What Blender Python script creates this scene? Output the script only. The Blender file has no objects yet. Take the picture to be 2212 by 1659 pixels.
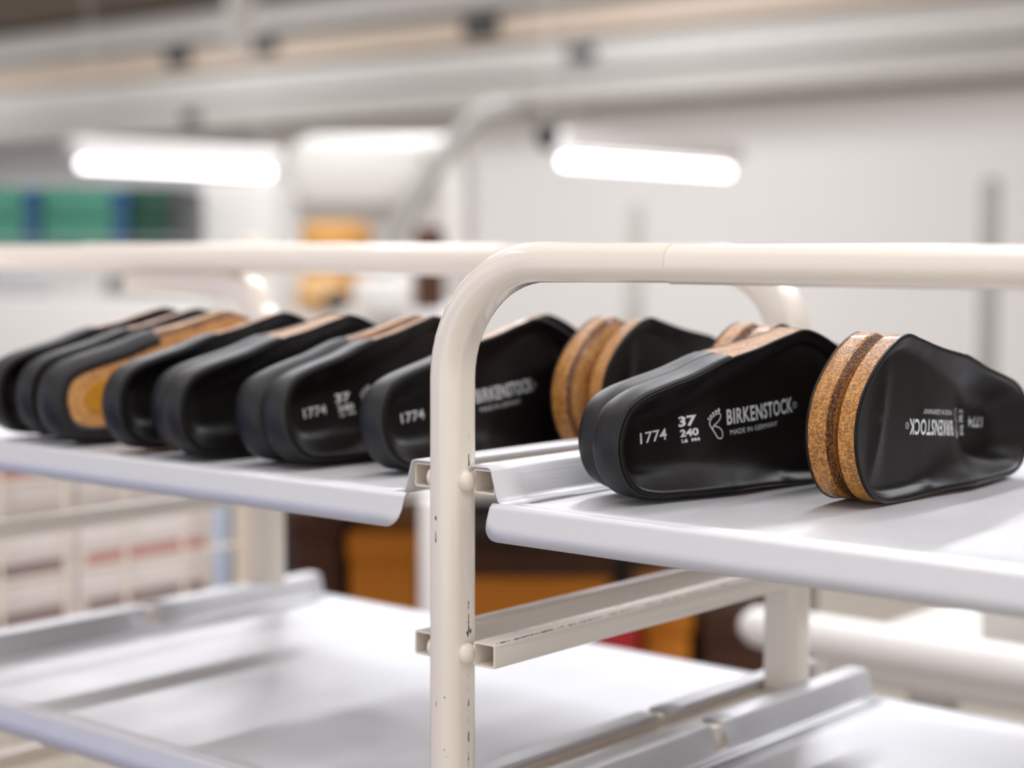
import bpy, bmesh, math, random
from mathutils import Vector, Matrix, Quaternion
from mathutils.bvhtree import BVHTree

random.seed(7)
S = bpy.context.scene
COL = S.collection
PI = math.pi

# ------------------------------------------------------------------ camera, world, lights, exposure
CAM = Vector((0.7426, -0.8186, 1.2398))
RM = Matrix(((0.7629, -0.0509, 0.6445), (0.6465, 0.0559, -0.7608), (0.0027, 0.9971, 0.0755)))  # columns: right, up, back
FPX = 3788.0
cd = bpy.data.cameras.new('camera')
cam = bpy.data.objects.new('camera', cd)
COL.objects.link(cam)
cam.matrix_world = Matrix.Translation(CAM) @ RM.to_quaternion().to_matrix().to_4x4()
cd.sensor_fit = 'HORIZONTAL'
cd.sensor_width = 36.0
cd.lens = FPX / 2212 * 36.0
cd.clip_start = 0.02
cd.clip_end = 60
cd.dof.use_dof = True
cd.dof.focus_distance = 1.06
cd.dof.aperture_fstop = 3.4
S.camera = cam

w = bpy.data.worlds.new('hall_light')
S.world = w
w.use_nodes = True
bg = w.node_tree.nodes['Background']
bg.inputs[0].default_value = (1.0, 0.98, 0.975, 1)
bg.inputs[1].default_value = 1.42

S.view_settings.view_transform = 'Standard'
S.view_settings.look = 'None'
S.view_settings.gamma = 1
S.view_settings.use_curve_mapping = False
S.view_settings.exposure = -0.14
S.cycles.use_denoising = True
S.cycles.max_bounces = 8
S.cycles.sample_clamp_indirect = 6


def W(px, py, d):
    """world point seen at pixel (px, py) at camera depth d (used to lay out the hall)"""
    return CAM + RM @ Vector(((px - 1106) / FPX, -(py - 829.5) / FPX, -1)) * d


# ------------------------------------------------------------------ materials
def lin(c):
    return tuple(((v / 255) / 12.92 if v / 255 <= 0.04045 else ((v / 255 + 0.055) / 1.055) ** 2.4) for v in c) + (1,)


def mat(name, col, rough=0.5, metal=0.0, coat=0.0, bump=0.0, bscale=200, var=0.0, vscale=8, emit=None, estr=0, spec=0.5):
    m = bpy.data.materials.new(name)
    m.use_nodes = True
    nt = m.node_tree
    b = nt.nodes['Principled BSDF']
    b.inputs['Base Color'].default_value = lin(col)
    b.inputs['Roughness'].default_value = rough
    b.inputs['Metallic'].default_value = metal
    b.inputs['Specular IOR Level'].default_value = spec
    b.inputs['Coat Weight'].default_value = coat
    b.inputs['Coat Roughness'].default_value = 0.07
    if emit:
        b.inputs['Emission Color'].default_value = lin(emit)
        b.inputs['Emission Strength'].default_value = estr
    tc = nt.nodes.new('ShaderNodeTexCoord')
    if var:
        n = nt.nodes.new('ShaderNodeTexNoise')
        n.inputs['Scale'].default_value = vscale
        n.inputs['Detail'].default_value = 5
        mx = nt.nodes.new('ShaderNodeMix')
        mx.data_type = 'RGBA'
        c = lin(col)
        mx.inputs[6].default_value = tuple(x * (1 - var) for x in c[:3]) + (1,)
        mx.inputs[7].default_value = tuple(min(1, x * (1 + var * 0.6)) for x in c[:3]) + (1,)
        nt.links.new(tc.outputs['Object'], n.inputs['Vector'])
        nt.links.new(n.outputs['Fac'], mx.inputs[0])
        nt.links.new(mx.outputs[2], b.inputs['Base Color'])
    if bump:
        n2 = nt.nodes.new('ShaderNodeTexNoise')
        n2.inputs['Scale'].default_value = bscale
        n2.inputs['Detail'].default_value = 3
        bp = nt.nodes.new('ShaderNodeBump')
        bp.inputs['Strength'].default_value = bump
        bp.inputs['Distance'].default_value = 0.001
        nt.links.new(tc.outputs['Object'], n2.inputs['Vector'])
        nt.links.new(n2.outputs['Fac'], bp.inputs['Height'])
        nt.links.new(bp.outputs['Normal'], b.inputs['Normal'])
    return m


def cream_paint():
    m = mat('cream_powder_coat', (239, 229, 216), 0.30, coat=0.8)
    nt = m.node_tree
    b = nt.nodes['Principled BSDF']
    tc = nt.nodes.new('ShaderNodeTexCoord')
    mp = nt.nodes.new('ShaderNodeMapping')
    mp.inputs['Scale'].default_value = (90, 90, 22)
    n = nt.nodes.new('ShaderNodeTexNoise')
    n.inputs['Scale'].default_value = 1
    n.inputs['Detail'].default_value = 4
    r = nt.nodes.new('ShaderNodeValToRGB')
    r.color_ramp.elements[0].position = 0.79
    r.color_ramp.elements[1].position = 0.81
    mx = nt.nodes.new('ShaderNodeMix')
    mx.data_type = 'RGBA'
    mx.inputs[6].default_value = lin((239, 229, 216))
    mx.inputs[7].default_value = lin((92, 78, 70))
    nt.links.new(tc.outputs['Object'], mp.inputs['Vector'])
    nt.links.new(mp.outputs[0], n.inputs['Vector'])
    nt.links.new(n.outputs['Fac'], r.inputs[0])
    nt.links.new(r.outputs[0], mx.inputs[0])
    nt.links.new(mx.outputs[2], b.inputs['Base Color'])
    return m


def cork_mat(name, dark, midc, light, rough=0.32):
    m = mat(name, midc, rough, coat=0.3)
    nt = m.node_tree
    b = nt.nodes['Principled BSDF']
    tc = nt.nodes.new('ShaderNodeTexCoord')
    v = nt.nodes.new('ShaderNodeTexVoronoi')
    v.inputs['Scale'].default_value = 800
    n = nt.nodes.new('ShaderNodeTexNoise')
    n.inputs['Scale'].default_value = 60
    n.inputs['Detail'].default_value = 5
    nw = nt.nodes.new('ShaderNodeTexNoise')
    nw.inputs['Scale'].default_value = 420
    nw.inputs['Detail'].default_value = 3
    add = nt.nodes.new('ShaderNodeMath')
    add.operation = 'ADD'
    mul = nt.nodes.new('ShaderNodeMath')
    mul.operation = 'MULTIPLY'
    mul.inputs[1].default_value = 0.5
    sep = nt.nodes.new('ShaderNodeSeparateColor')
    r = nt.nodes.new('ShaderNodeValToRGB')
    r.color_ramp.elements[0].position = 0.22
    r.color_ramp.elements[0].color = lin(dark)
    r.color_ramp.elements[1].position = 0.85
    r.color_ramp.elements[1].color = lin(light)
    e = r.color_ramp.elements.new(0.5)
    e.color = lin(midc)
    nt.links.new(tc.outputs['Object'], v.inputs['Vector'])
    nt.links.new(tc.outputs['Object'], n.inputs['Vector'])
    nt.links.new(tc.outputs['Object'], nw.inputs['Vector'])
    nt.links.new(v.outputs['Color'], sep.inputs[0])
    nt.links.new(sep.outputs[0], add.inputs[0])
    nt.links.new(n.outputs['Fac'], add.inputs[1])
    nt.links.new(add.outputs[0], mul.inputs[0])
    nt.links.new(mul.outputs[0], r.inputs[0])
    nt.links.new(r.outputs[0], b.inputs['Base Color'])
    bp = nt.nodes.new('ShaderNodeBump')
    bp.inputs['Strength'].default_value = 0.9
    bp.inputs['Distance'].default_value = 0.0007
    nt.links.new(nw.outputs['Fac'], bp.inputs['Height'])
    bp2 = nt.nodes.new('ShaderNodeBump')
    bp2.inputs['Strength'].default_value = 0.6
    bp2.inputs['Distance'].default_value = 0.0008
    nt.links.new(v.outputs['Distance'], bp2.inputs['Height'])
    nt.links.new(bp.outputs[0], bp2.inputs['Normal'])
    nt.links.new(bp2.outputs[0], b.inputs['Normal'])
    return m


def tray_mat():
    m = mat('brushed_aluminium_sheet', (214, 214, 217), 0.36, metal=0.42)
    nt = m.node_tree
    b = nt.nodes['Principled BSDF']
    tc = nt.nodes.new('ShaderNodeTexCoord')
    mp = nt.nodes.new('ShaderNodeMapping')
    mp.inputs['Scale'].default_value = (700, 12, 700)
    n = nt.nodes.new('ShaderNodeTexNoise')
    n.inputs['Scale'].default_value = 1
    n.inputs['Detail'].default_value = 4
    bp = nt.nodes.new('ShaderNodeBump')
    bp.inputs['Strength'].default_value = 0.25
    bp.inputs['Distance'].default_value = 0.0003
    n2 = nt.nodes.new('ShaderNodeTexNoise')
    n2.inputs['Scale'].default_value = 14
    n2.inputs['Detail'].default_value = 4
    mr = nt.nodes.new('ShaderNodeMapRange')
    mr.inputs[3].default_value = 0.38
    mr.inputs[4].default_value = 0.54
    nt.links.new(tc.outputs['Object'], mp.inputs['Vector'])
    nt.links.new(mp.outputs[0], n.inputs['Vector'])
    nt.links.new(n.outputs['Fac'], bp.inputs['Height'])
    nt.links.new(bp.outputs[0], b.inputs['Normal'])
    nt.links.new(tc.outputs['Object'], n2.inputs['Vector'])
    nt.links.new(n2.outputs['Fac'], mr.inputs[0])
    nt.links.new(mr.outputs[0], b.inputs['Roughness'])
    return m


M = {}
M['cream'] = cream_paint()
M['cream_plain'] = mat('cream_paint', (238, 228, 214), 0.35, coat=0.3)
M['wear'] = mat('chipped_paint', (70, 56, 52), 0.7)
M['tray'] = tray_mat()
M['cork'] = cork_mat('cork', (120, 74, 18), (164, 108, 34), (206, 150, 76))
M['cork_sole'] = cork_mat('cork_sole', (150, 98, 44), (205, 148, 82), (228, 180, 118), 0.6)
M['cork_cut_shade'] = cork_mat('shaded_cut_cork', (52, 28, 8), (104, 62, 20), (150, 96, 36), 0.6)  # rough cut brown, darkened further for the shade between paired soles
M['liner'] = mat('black_liner', (18, 13, 12), 0.42, bump=0.05, bscale=900, spec=0.2)
M['wrap'] = mat('black_heel_cover', (24, 24, 27), 0.46, bump=0.12, bscale=1500, spec=0.4)
M['print'] = mat('silver_print', (226, 228, 228), 0.42, metal=0.4)
M['inset'] = mat('ochre_inset', (186, 130, 22), 0.55)
M['white'] = mat('white_enamel', (236, 233, 230), 0.45)
M['offwhite'] = mat('off_white_panel', (222, 219, 214), 0.55, var=0.05, vscale=2)
M['wall'] = mat('painted_wall', (226, 227, 230), 0.8, var=0.04, vscale=1.2)
M['ceil'] = mat('ceiling_panel', (196, 190, 184), 0.9, var=0.1, vscale=2)
M['floor'] = mat('concrete_floor', (158, 148, 136), 0.55, var=0.12, vscale=3)
M['beige'] = mat('beige_duct', (232, 214, 196), 0.6)
M['grey'] = mat('grey_steel', (198, 194, 188), 0.5)
M['midgrey'] = mat('mid_grey_steel', (150, 148, 142), 0.5)
M['dark'] = mat('dark_steel', (46, 42, 40), 0.6)
M['green'] = mat('green_plastic', (68, 140, 116), 0.45)
M['dgreen'] = mat('dark_green_plastic', (22, 74, 52), 0.5)
M['blue'] = mat('blue_plastic', (28, 74, 120), 0.45)
M['bin'] = mat('bright_blue_plastic', (44, 96, 220), 0.4)
M['lblue'] = mat('light_blue_plastic', (176, 188, 212), 0.5)
M['orange'] = mat('orange_brown_board', (205, 124, 12), 0.7, var=0.25, vscale=6)
M['brown'] = mat('brown_board', (70, 36, 14), 0.75, var=0.25, vscale=6)
M['tan'] = mat('tan_cork_sheet', (206, 164, 112), 0.7, var=0.1, vscale=10)
M['gold'] = mat('golden_cork_sheet', (176, 126, 58), 0.7, var=0.1, vscale=10)
M['red'] = mat('red_plastic', (176, 12, 14), 0.45)
M['paper'] = mat('white_carton', (232, 224, 220), 0.8)
M['mauve'] = mat('mauve_print', (150, 132, 132), 0.8)
M['rose'] = mat('rose_print', (200, 150, 146), 0.8)
M['tube'] = mat('lit_tube', (255, 250, 252), 0.5, emit=(255, 244, 250), estr=6)
M['ceil_tube'] = mat('lit_ceiling_tube', (255, 255, 255), 0.5, emit=(255, 250, 250), estr=20)
M['roof'] = mat('roof_steel', (128, 116, 106), 0.8)
M['rubber'] = mat('grey_rubber', (70, 70, 72), 0.7)


# ------------------------------------------------------------------ helpers
def link(name, me, m, parent=None, smooth=False):
    o = bpy.data.objects.new(name, me)
    COL.objects.link(o)
    if m is not None and not me.materials:
        me.materials.append(m)
    if parent:
        o.parent = parent
    if smooth:
        for p in me.polygons:
            p.use_smooth = True
    return o


def mesh(name, verts, faces, m, parent=None, smooth=False):
    me = bpy.data.meshes.new(name)
    me.from_pydata([tuple(v) for v in verts], [], faces)
    me.validate()
    me.update()
    return link(name, me, m, parent, smooth)


def fromb(name, bm, m, parent=None, smooth=False, angle=None):
    me = bpy.data.meshes.new(name)
    bmesh.ops.recalc_face_normals(bm, faces=bm.faces)
    bm.to_mesh(me)
    bm.free()
    o = link(name, me, m, parent, smooth or angle is not None)
    if angle is not None:
        for e in me.edges:
            pass
        try:
            me.set_sharp_from_angle(angle=math.radians(angle))
        except Exception:
            pass
    return o


def abox(bm, x0, x1, y0, y1, z0, z1, bev=0.0, seg=2):
    r = bmesh.ops.create_cube(bm, size=1)
    vs = r['verts']
    for v in vs:
        v.co = Vector(((x0 + x1) / 2 + v.co.x * (x1 - x0), (y0 + y1) / 2 + v.co.y * (y1 - y0), (z0 + z1) / 2 + v.co.z * (z1 - z0)))
    if bev:
        es = list({e for v in vs for e in v.link_edges})
        bmesh.ops.bevel(bm, geom=es, offset=bev, segments=seg, profile=0.5, affect='EDGES')


def box(name, x0, x1, y0, y1, z0, z1, m, parent=None, bev=0.0):
    bm = bmesh.new()
    abox(bm, x0, x1, y0, y1, z0, z1, bev)
    return fromb(name, bm, m, parent, angle=35 if bev else None)


def section(hw, hd, r, n=6):
    """rounded rectangle section, half width hw (first axis), half depth hd (second axis)"""
    o = []
    for cx, cy, a0 in ((hw - r, hd - r, 0), (-(hw - r), hd - r, 90), (-(hw - r), -(hd - r), 180), (hw - r, -(hd - r), 270)):
        for k in range(n + 1):
            a = math.radians(a0 + 90 * k / n)
            o.append((cx + r * math.cos(a), cy + r * math.sin(a)))
    return o


def sweep(path, sec, side, caps=True, scale=None, closed=False):
    """sweep a section along a path lying in a plane whose normal is side; returns bmesh"""
    bm = bmesh.new()
    rings = []
    side = Vector(side).normalized()
    n = len(path)
    for i, p in enumerate(path):
        p = Vector(p)
        a = Vector(path[max(i - 1, 0)])
        b = Vector(path[min(i + 1, n - 1)])
        t = (b - a).normalized()
        nrm = side.cross(t).normalized()
        s = scale[i] if scale else 1
        rings.append([bm.verts.new(p + nrm * x * s + side * y * s) for x, y in sec])
    k = len(sec)
    for i in range(n - 1):
        for j in range(k):
            bm.faces.new((rings[i][j], rings[i][(j + 1) % k], rings[i + 1][(j + 1) % k], rings[i + 1][j]))
    if caps:
        bm.faces.new(rings[0])
        bm.faces.new(rings[-1][::-1])
    return bm


def lathe(name, prof, m, parent=None, n=40, axis='Z', loc=(0, 0, 0), smooth=True):
    bm = bmesh.new()
    rings = []
    for r, z in prof:
        rings.append([bm.verts.new((r * math.cos(2 * PI * i / n), r * math.sin(2 * PI * i / n), z)) for i in range(n)])
    for a in range(len(rings) - 1):
        for i in range(n):
            bm.faces.new((rings[a][i], rings[a][(i + 1) % n], rings[a + 1][(i + 1) % n], rings[a + 1][i]))
    bm.faces.new(rings[0][::-1])
    bm.faces.new(rings[-1])
    bmesh.ops.remove_doubles(bm, verts=bm.verts, dist=1e-6)
    rot = {'Z': Matrix.Identity(4), 'X': Matrix.Rotation(PI / 2, 4, 'Y'), 'Y': Matrix.Rotation(-PI / 2, 4, 'X')}[axis]
    bm.transform(Matrix.Translation(loc) @ rot)
    return fromb(name, bm, m, parent, angle=40)


def empty(name, loc=(0, 0, 0)):
    o = bpy.data.objects.new(name, None)
    COL.objects.link(o)
    o.location = loc
    o.empty_display_size = 0.05
    return o


def tag(o, label, cat, group=None):
    o['label'] = label
    o['category'] = cat
    if group:
        o['group'] = group
    return o


def struct(o):
    o['kind'] = 'structure'
    return o


def copy_tree(o, parent=None):
    c = o.copy()
    COL.objects.link(c)
    c.parent = parent
    for ch in list(o.children):
        copy_tree(ch, c)
    return c


# ------------------------------------------------------------------ the hall
struct(box('floor', -16, 6, -5, 9, -0.1, 0, M['floor']))
struct(box('wall_back', -16, 6, 8.0, 8.2, 0, 3.9, M['wall']))
struct(box('wall_left', -16.2, -16, -5, 8.2, 0, 3.9, M['wall']))
struct(box('wall_right', 6, 6.2, 1.5, 8.2, 0, 3.9, M['wall']))
struct(box('ceiling', -16, 6, -5, 8.2, 3.7, 3.8, M['ceil']))

# ceiling luminaires (long thin battens) with their light
lum0 = None
spots = [(-2.2, -0.9), (-0.4, -0.9), (1.4, -0.9), (-2.2, 0.9), (-0.4, 0.9), (1.4, 0.9), (-3.9, 2.9), (-1.6, 2.9), (0.8, 2.9), (-12.0, 5.4), (-8.6, 5.4), (-5.0, 5.4)]  # farthest row added to brighten the back wall
for i, (x, y) in enumerate(spots):
    if lum0 is None:
        r = empty('ceiling_light', (x, y, 3.05))
        box('housing', -0.06, 0.06, -0.78, 0.78, 0.03, 0.09, M['white'], r, 0.004)
        lathe('tube', [(0.0, -0.75), (0.013, -0.75), (0.013, 0.75), (0.0, 0.75)], M['ceil_tube'], r, 16, 'Y')
        box('hanger', -0.002, 0.002, -0.002, 0.002, 0.09, 0.65, M['grey'], r)
        lum0 = r
    else:
        r = copy_tree(lum0)
        r.location = (x, y, 3.05)
    tag(r, 'fluorescent batten hung from the ceiling, %s one in the %s row counted from the trolley' % (('leftmost', 'middle', 'rightmost')[i % 3], ('nearest', 'second', 'third', 'added farthest')[i // 3]), 'ceiling light', 'ceiling battens')
    ld = bpy.data.lights.new('batten_light', 'AREA')
    ld.shape = 'RECTANGLE'
    ld.size = 0.10
    ld.size_y = 1.5
    ld.energy = 7.5 if y < 2 else 60
    ld.color = (0.97, 0.96, 1.0) if y < 2 else (0.93, 0.95, 1.0)
    lo = bpy.data.objects.new('batten_light', ld)
    COL.objects.link(lo)
    lo.parent = r
    lo.location = (0, 0, -0.02)

# ------------------------------------------------------------------ tray trolley
PITCH = 0.665
ZR = 1.2333           # centre of the near top rail
ZA, ZB, ZC = 1.1038, 0.9936, 0.8888   # bracket tops
BX0, BX1 = 0.0165, 0.0345
YF = 0.4065           # centre of far posts

trolley = empty('tray_trolley', (0, 0, 0))
tag(trolley, 'cream powder-coated steel tray trolley with bent tube frame holding the footbeds', 'trolley')


def bent_post(x, y, z0, zr, sgn, R, sec, end):
    """post from z0 up, bends towards sgn*X and runs to x = end"""
    p = [(x, y, z0), (x, y, z0 + 0.2), (x, y, zr - R - 0.05)]
    for k in range(15):
        a = PI / 2 * k / 14
        p.append((x + sgn * R * (1 - math.cos(a)), y, zr - R + R * math.sin(a)))
    for t in (0.3, 0.7, 1.0):
        p.append((x + sgn * R + (end - x - sgn * R) * t, y, zr))
    n = len(p)
    sc = [1.0] * n
    for i in range(n - 3, n):
        sc[i] = [0.965, 0.93, 0.91][i - n + 3]
    return sweep(p, sec, (0, 1, 0), scale=sc)


near_sec = section(0.0122, 0.0140, 0.0100)
far_sec = section(0.0148, 0.0150, 0.0060)
fromb('post', bent_post(0, 0, 0.12, ZR, 1, 0.074, near_sec, 0.1705), M['cream'], trolley, angle=50)
fromb('post', bent_post(2 * PITCH - PITCH, 0, 0.12, ZR, -1, 0.074, near_sec, PITCH - 0.1705), M['cream'], trolley, angle=50)
fromb('post', bent_post(-PITCH, 0, 0.12, ZR - 0.08, 1, 0.05, near_sec, -PITCH + 0.06), M['cream'], trolley, angle=50)
bm = sweep([(0.1690, 0, ZR - 0.0007), (PITCH / 2, 0, ZR - 0.0007), (PITCH - 0.1690, 0, ZR - 0.0007)], section(0.0112, 0.0122, 0.0100), (0, 1, 0))
fromb('top_rail', bm, M['cream'], trolley, angle=50)
fromb('post', bent_post(0, YF, 0.12, 1.2315, -1, 0.070, far_sec, -0.30), M['cream'], trolley, angle=50)
fromb('post', bent_post(-PITCH + 0.02, YF + 0.012, 0.12, 1.205, -1, 0.060, far_sec, -PITCH - 0.2), M['cream'], trolley, angle=50)
for xa, xb, rr_ in ((-0.30, -0.935, 0.0155), (-0.932, -1.75, 0.0142)):
    bm = sweep([(xa, YF, 1.2315), ((xa + xb) / 2, YF, 1.2315), (xb, YF, 1.2315)], section(rr_, rr_, rr_ * 0.75), (0, 1, 0))
    fromb('top_rail', bm, M['cream'], trolley, angle=50)
fromb('post', bent_post(PITCH, YF, 0.12, 1.2, -1, 0.060, far_sec, PITCH - 0.07), M['cream'], trolley, angle=50)


def bracket(x0, x1, y0, y1, z1, name='bracket'):
    h = 0.0158
    t = 0.0014
    bm = bmesh.new()
    so = section((x1 - x0) / 2, h / 2, 0.0018, 3)
    si = section((x1 - x0) / 2 - t, h / 2 - t, 0.0009, 3)
    cx, cz = (x0 + x1) / 2, z1 - h / 2
    ro = [[bm.verts.new((cx + a, y, cz + b)) for a, b in so] for y in (y0, y1)]
    ri = [[bm.verts.new((cx + a, y, cz + b)) for a, b in si] for y in (y0, y1)]
    k = len(so)
    for j in range(k):
        q = (j + 1) % k
        bm.faces.new((ro[0][j], ro[0][q], ro[1][q], ro[1][j]))
        bm.faces.new((ri[0][q], ri[0][j], ri[1][j], ri[1][q]))
        bm.faces.new((ro[0][q], ro[0][j], ri[0][j], ri[0][q]))
        bm.faces.new((ro[1][j], ro[1][q], ri[1][q], ri[1][j]))
    return fromb(name, bm, M['cream'], trolley, angle=30)


for z in (ZA, ZB, ZC, ZC - 0.11):
    for cx in (0, -PITCH, PITCH):
        for s in (-1, 1):
            if abs(cx + s * 0.02) > PITCH:
                continue
            a, b = sorted((cx + s * BX0, cx + s * BX1))
            bracket(a, b, 0.0016, 0.445, z)
# weld beads between post and bracket ends
for z in (ZA, ZB):
    for s in (-1, 1):
        bm = bmesh.new()
        bmesh.ops.create_icosphere(bm, subdivisions=3, radius=1)
        bm.transform(Matrix.Translation((s * 0.0135, -0.0015, z - 0.0080)) @ Matrix.Diagonal((0.0052, 0.0062, 0.0070, 1)))
        fromb('weld_bead', bm, M['cream_plain'], trolley, smooth=True)
# centre cross rail at the third level
bm = bmesh.new()
abox(bm, -0.010, 0.012, 0.0142, YF - 0.0152, ZC - 0.030, ZC - 0.004, 0.002)
fromb('cross_rail', bm, M['cream'], trolley, angle=30)
for y in (0.0, YF):
    for (a, b) in ((-PITCH + 0.016, -0.016), (0.016, PITCH - 0.016)):
        box('base_rail', a, b, y - 0.01, y + 0.01, 0.14, 0.17, M['cream'], trolley, 0.002)
for x in (-PITCH, 0, PITCH):
    for y in (0.0, YF):
        c = lathe('caster', [(0.0, -0.012), (0.055, -0.012), (0.06, -0.006), (0.06, 0.006), (0.055, 0.012), (0.0, 0.012)], M['rubber'], trolley, 24, 'X', (x, y, 0.06))
        box('fork', x - 0.016, x + 0.016, y - 0.012, y + 0.012, 0.055, 0.125, M['grey'], c, 0.002)


# paint worn through along the edges of the empty bracket
def worn(pts, wdt, nrm, parent):
    bm = bmesh.new()
    nrm = Vector(nrm).normalized()
    prev = None
    for a, b in pts:
        d = (Vector(b) - Vector(a)).normalized()
        sd = nrm.cross(d)
        n = max(2, int((Vector(b) - Vector(a)).length / 0.0015))
        prev = None
        for i in range(n + 1):
            p = Vector(a).lerp(Vector(b), i / n)
            ww = wdt * random.choice((0.25, 0.5, 1.0, 1.5)) * (0 if i in (0, n) else 1)
            off = sd * random.uniform(-0.3, 0.3) * wdt
            q = (bm.verts.new(p + nrm * 0.00015 + off - sd * ww * 0.5), bm.verts.new(p + nrm * 0.00015 + off + sd * ww * 0.5))
            if prev:
                bm.faces.new((prev[0], q[0], q[1], prev[1]))
            prev = q
    return fromb('worn_edge', bm, M['wear'], parent)


wp = []
y = 0.003
while y < 0.26:
    l = random.uniform(0.008, 0.03)
    wp.append(((BX1 - 0.0012, y, ZB), (BX1 - 0.0012, min(y + l, 0.27), ZB)))
    y += l + random.uniform(0.0, 0.006)
worn(wp, 0.0007, (0.5, 0, 1), trolley)
wp = []
y = 0.02
while y < 0.2:
    l = random.uniform(0.006, 0.02)
    wp.append(((BX0 + 0.0035, y, ZB), (BX0 + 0.0035, y + l, ZB)))
    y += l + random.uniform(0.002, 0.01)
worn(wp, 0.0004, (0, 0, 1), trolley)
worn([((0.0122, 0.0016, z), (0.0122, 0.0016, z - l)) for z, l in ((1.1260, 0.005), (1.1130, 0.009), (1.0190, 0.006), (1.0110, 0.012), (0.9730, 0.004), (0.9640, 0.003), (0.9560, 0.006), (0.9440, 0.004), (0.9360, 0.009), (0.9220, 0.012), (0.9020, 0.014))], 0.0007, (1, 0, 0), trolley)
worn([((0.0122, 0.0010, 1.0020), (0.0122, 0.0010, 0.9950)), ((0.0122, 0.0034, 1.0010), (0.0122, 0.0034, 0.9970))], 0.0022, (1, 0, 0), trolley)
worn([((-0.0015, -0.0140, z), (-0.0013, -0.0140, z - l)) for z, l in ((1.0740, 0.004), (1.0640, 0.008), (0.9560, 0.006))], 0.0010, (0, -1, 0), trolley)
worn([((0.0052, -0.0135, 0.9590), (0.0058, -0.0135, 0.9575)), ((0.0046, -0.0138, 0.9240), (0.0062, -0.0138, 0.9250)), ((0.0066, -0.0128, 0.9200), (0.0076, -0.0128, 0.9205))], 0.0006, (0.2, -1, 0), trolley)


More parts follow.
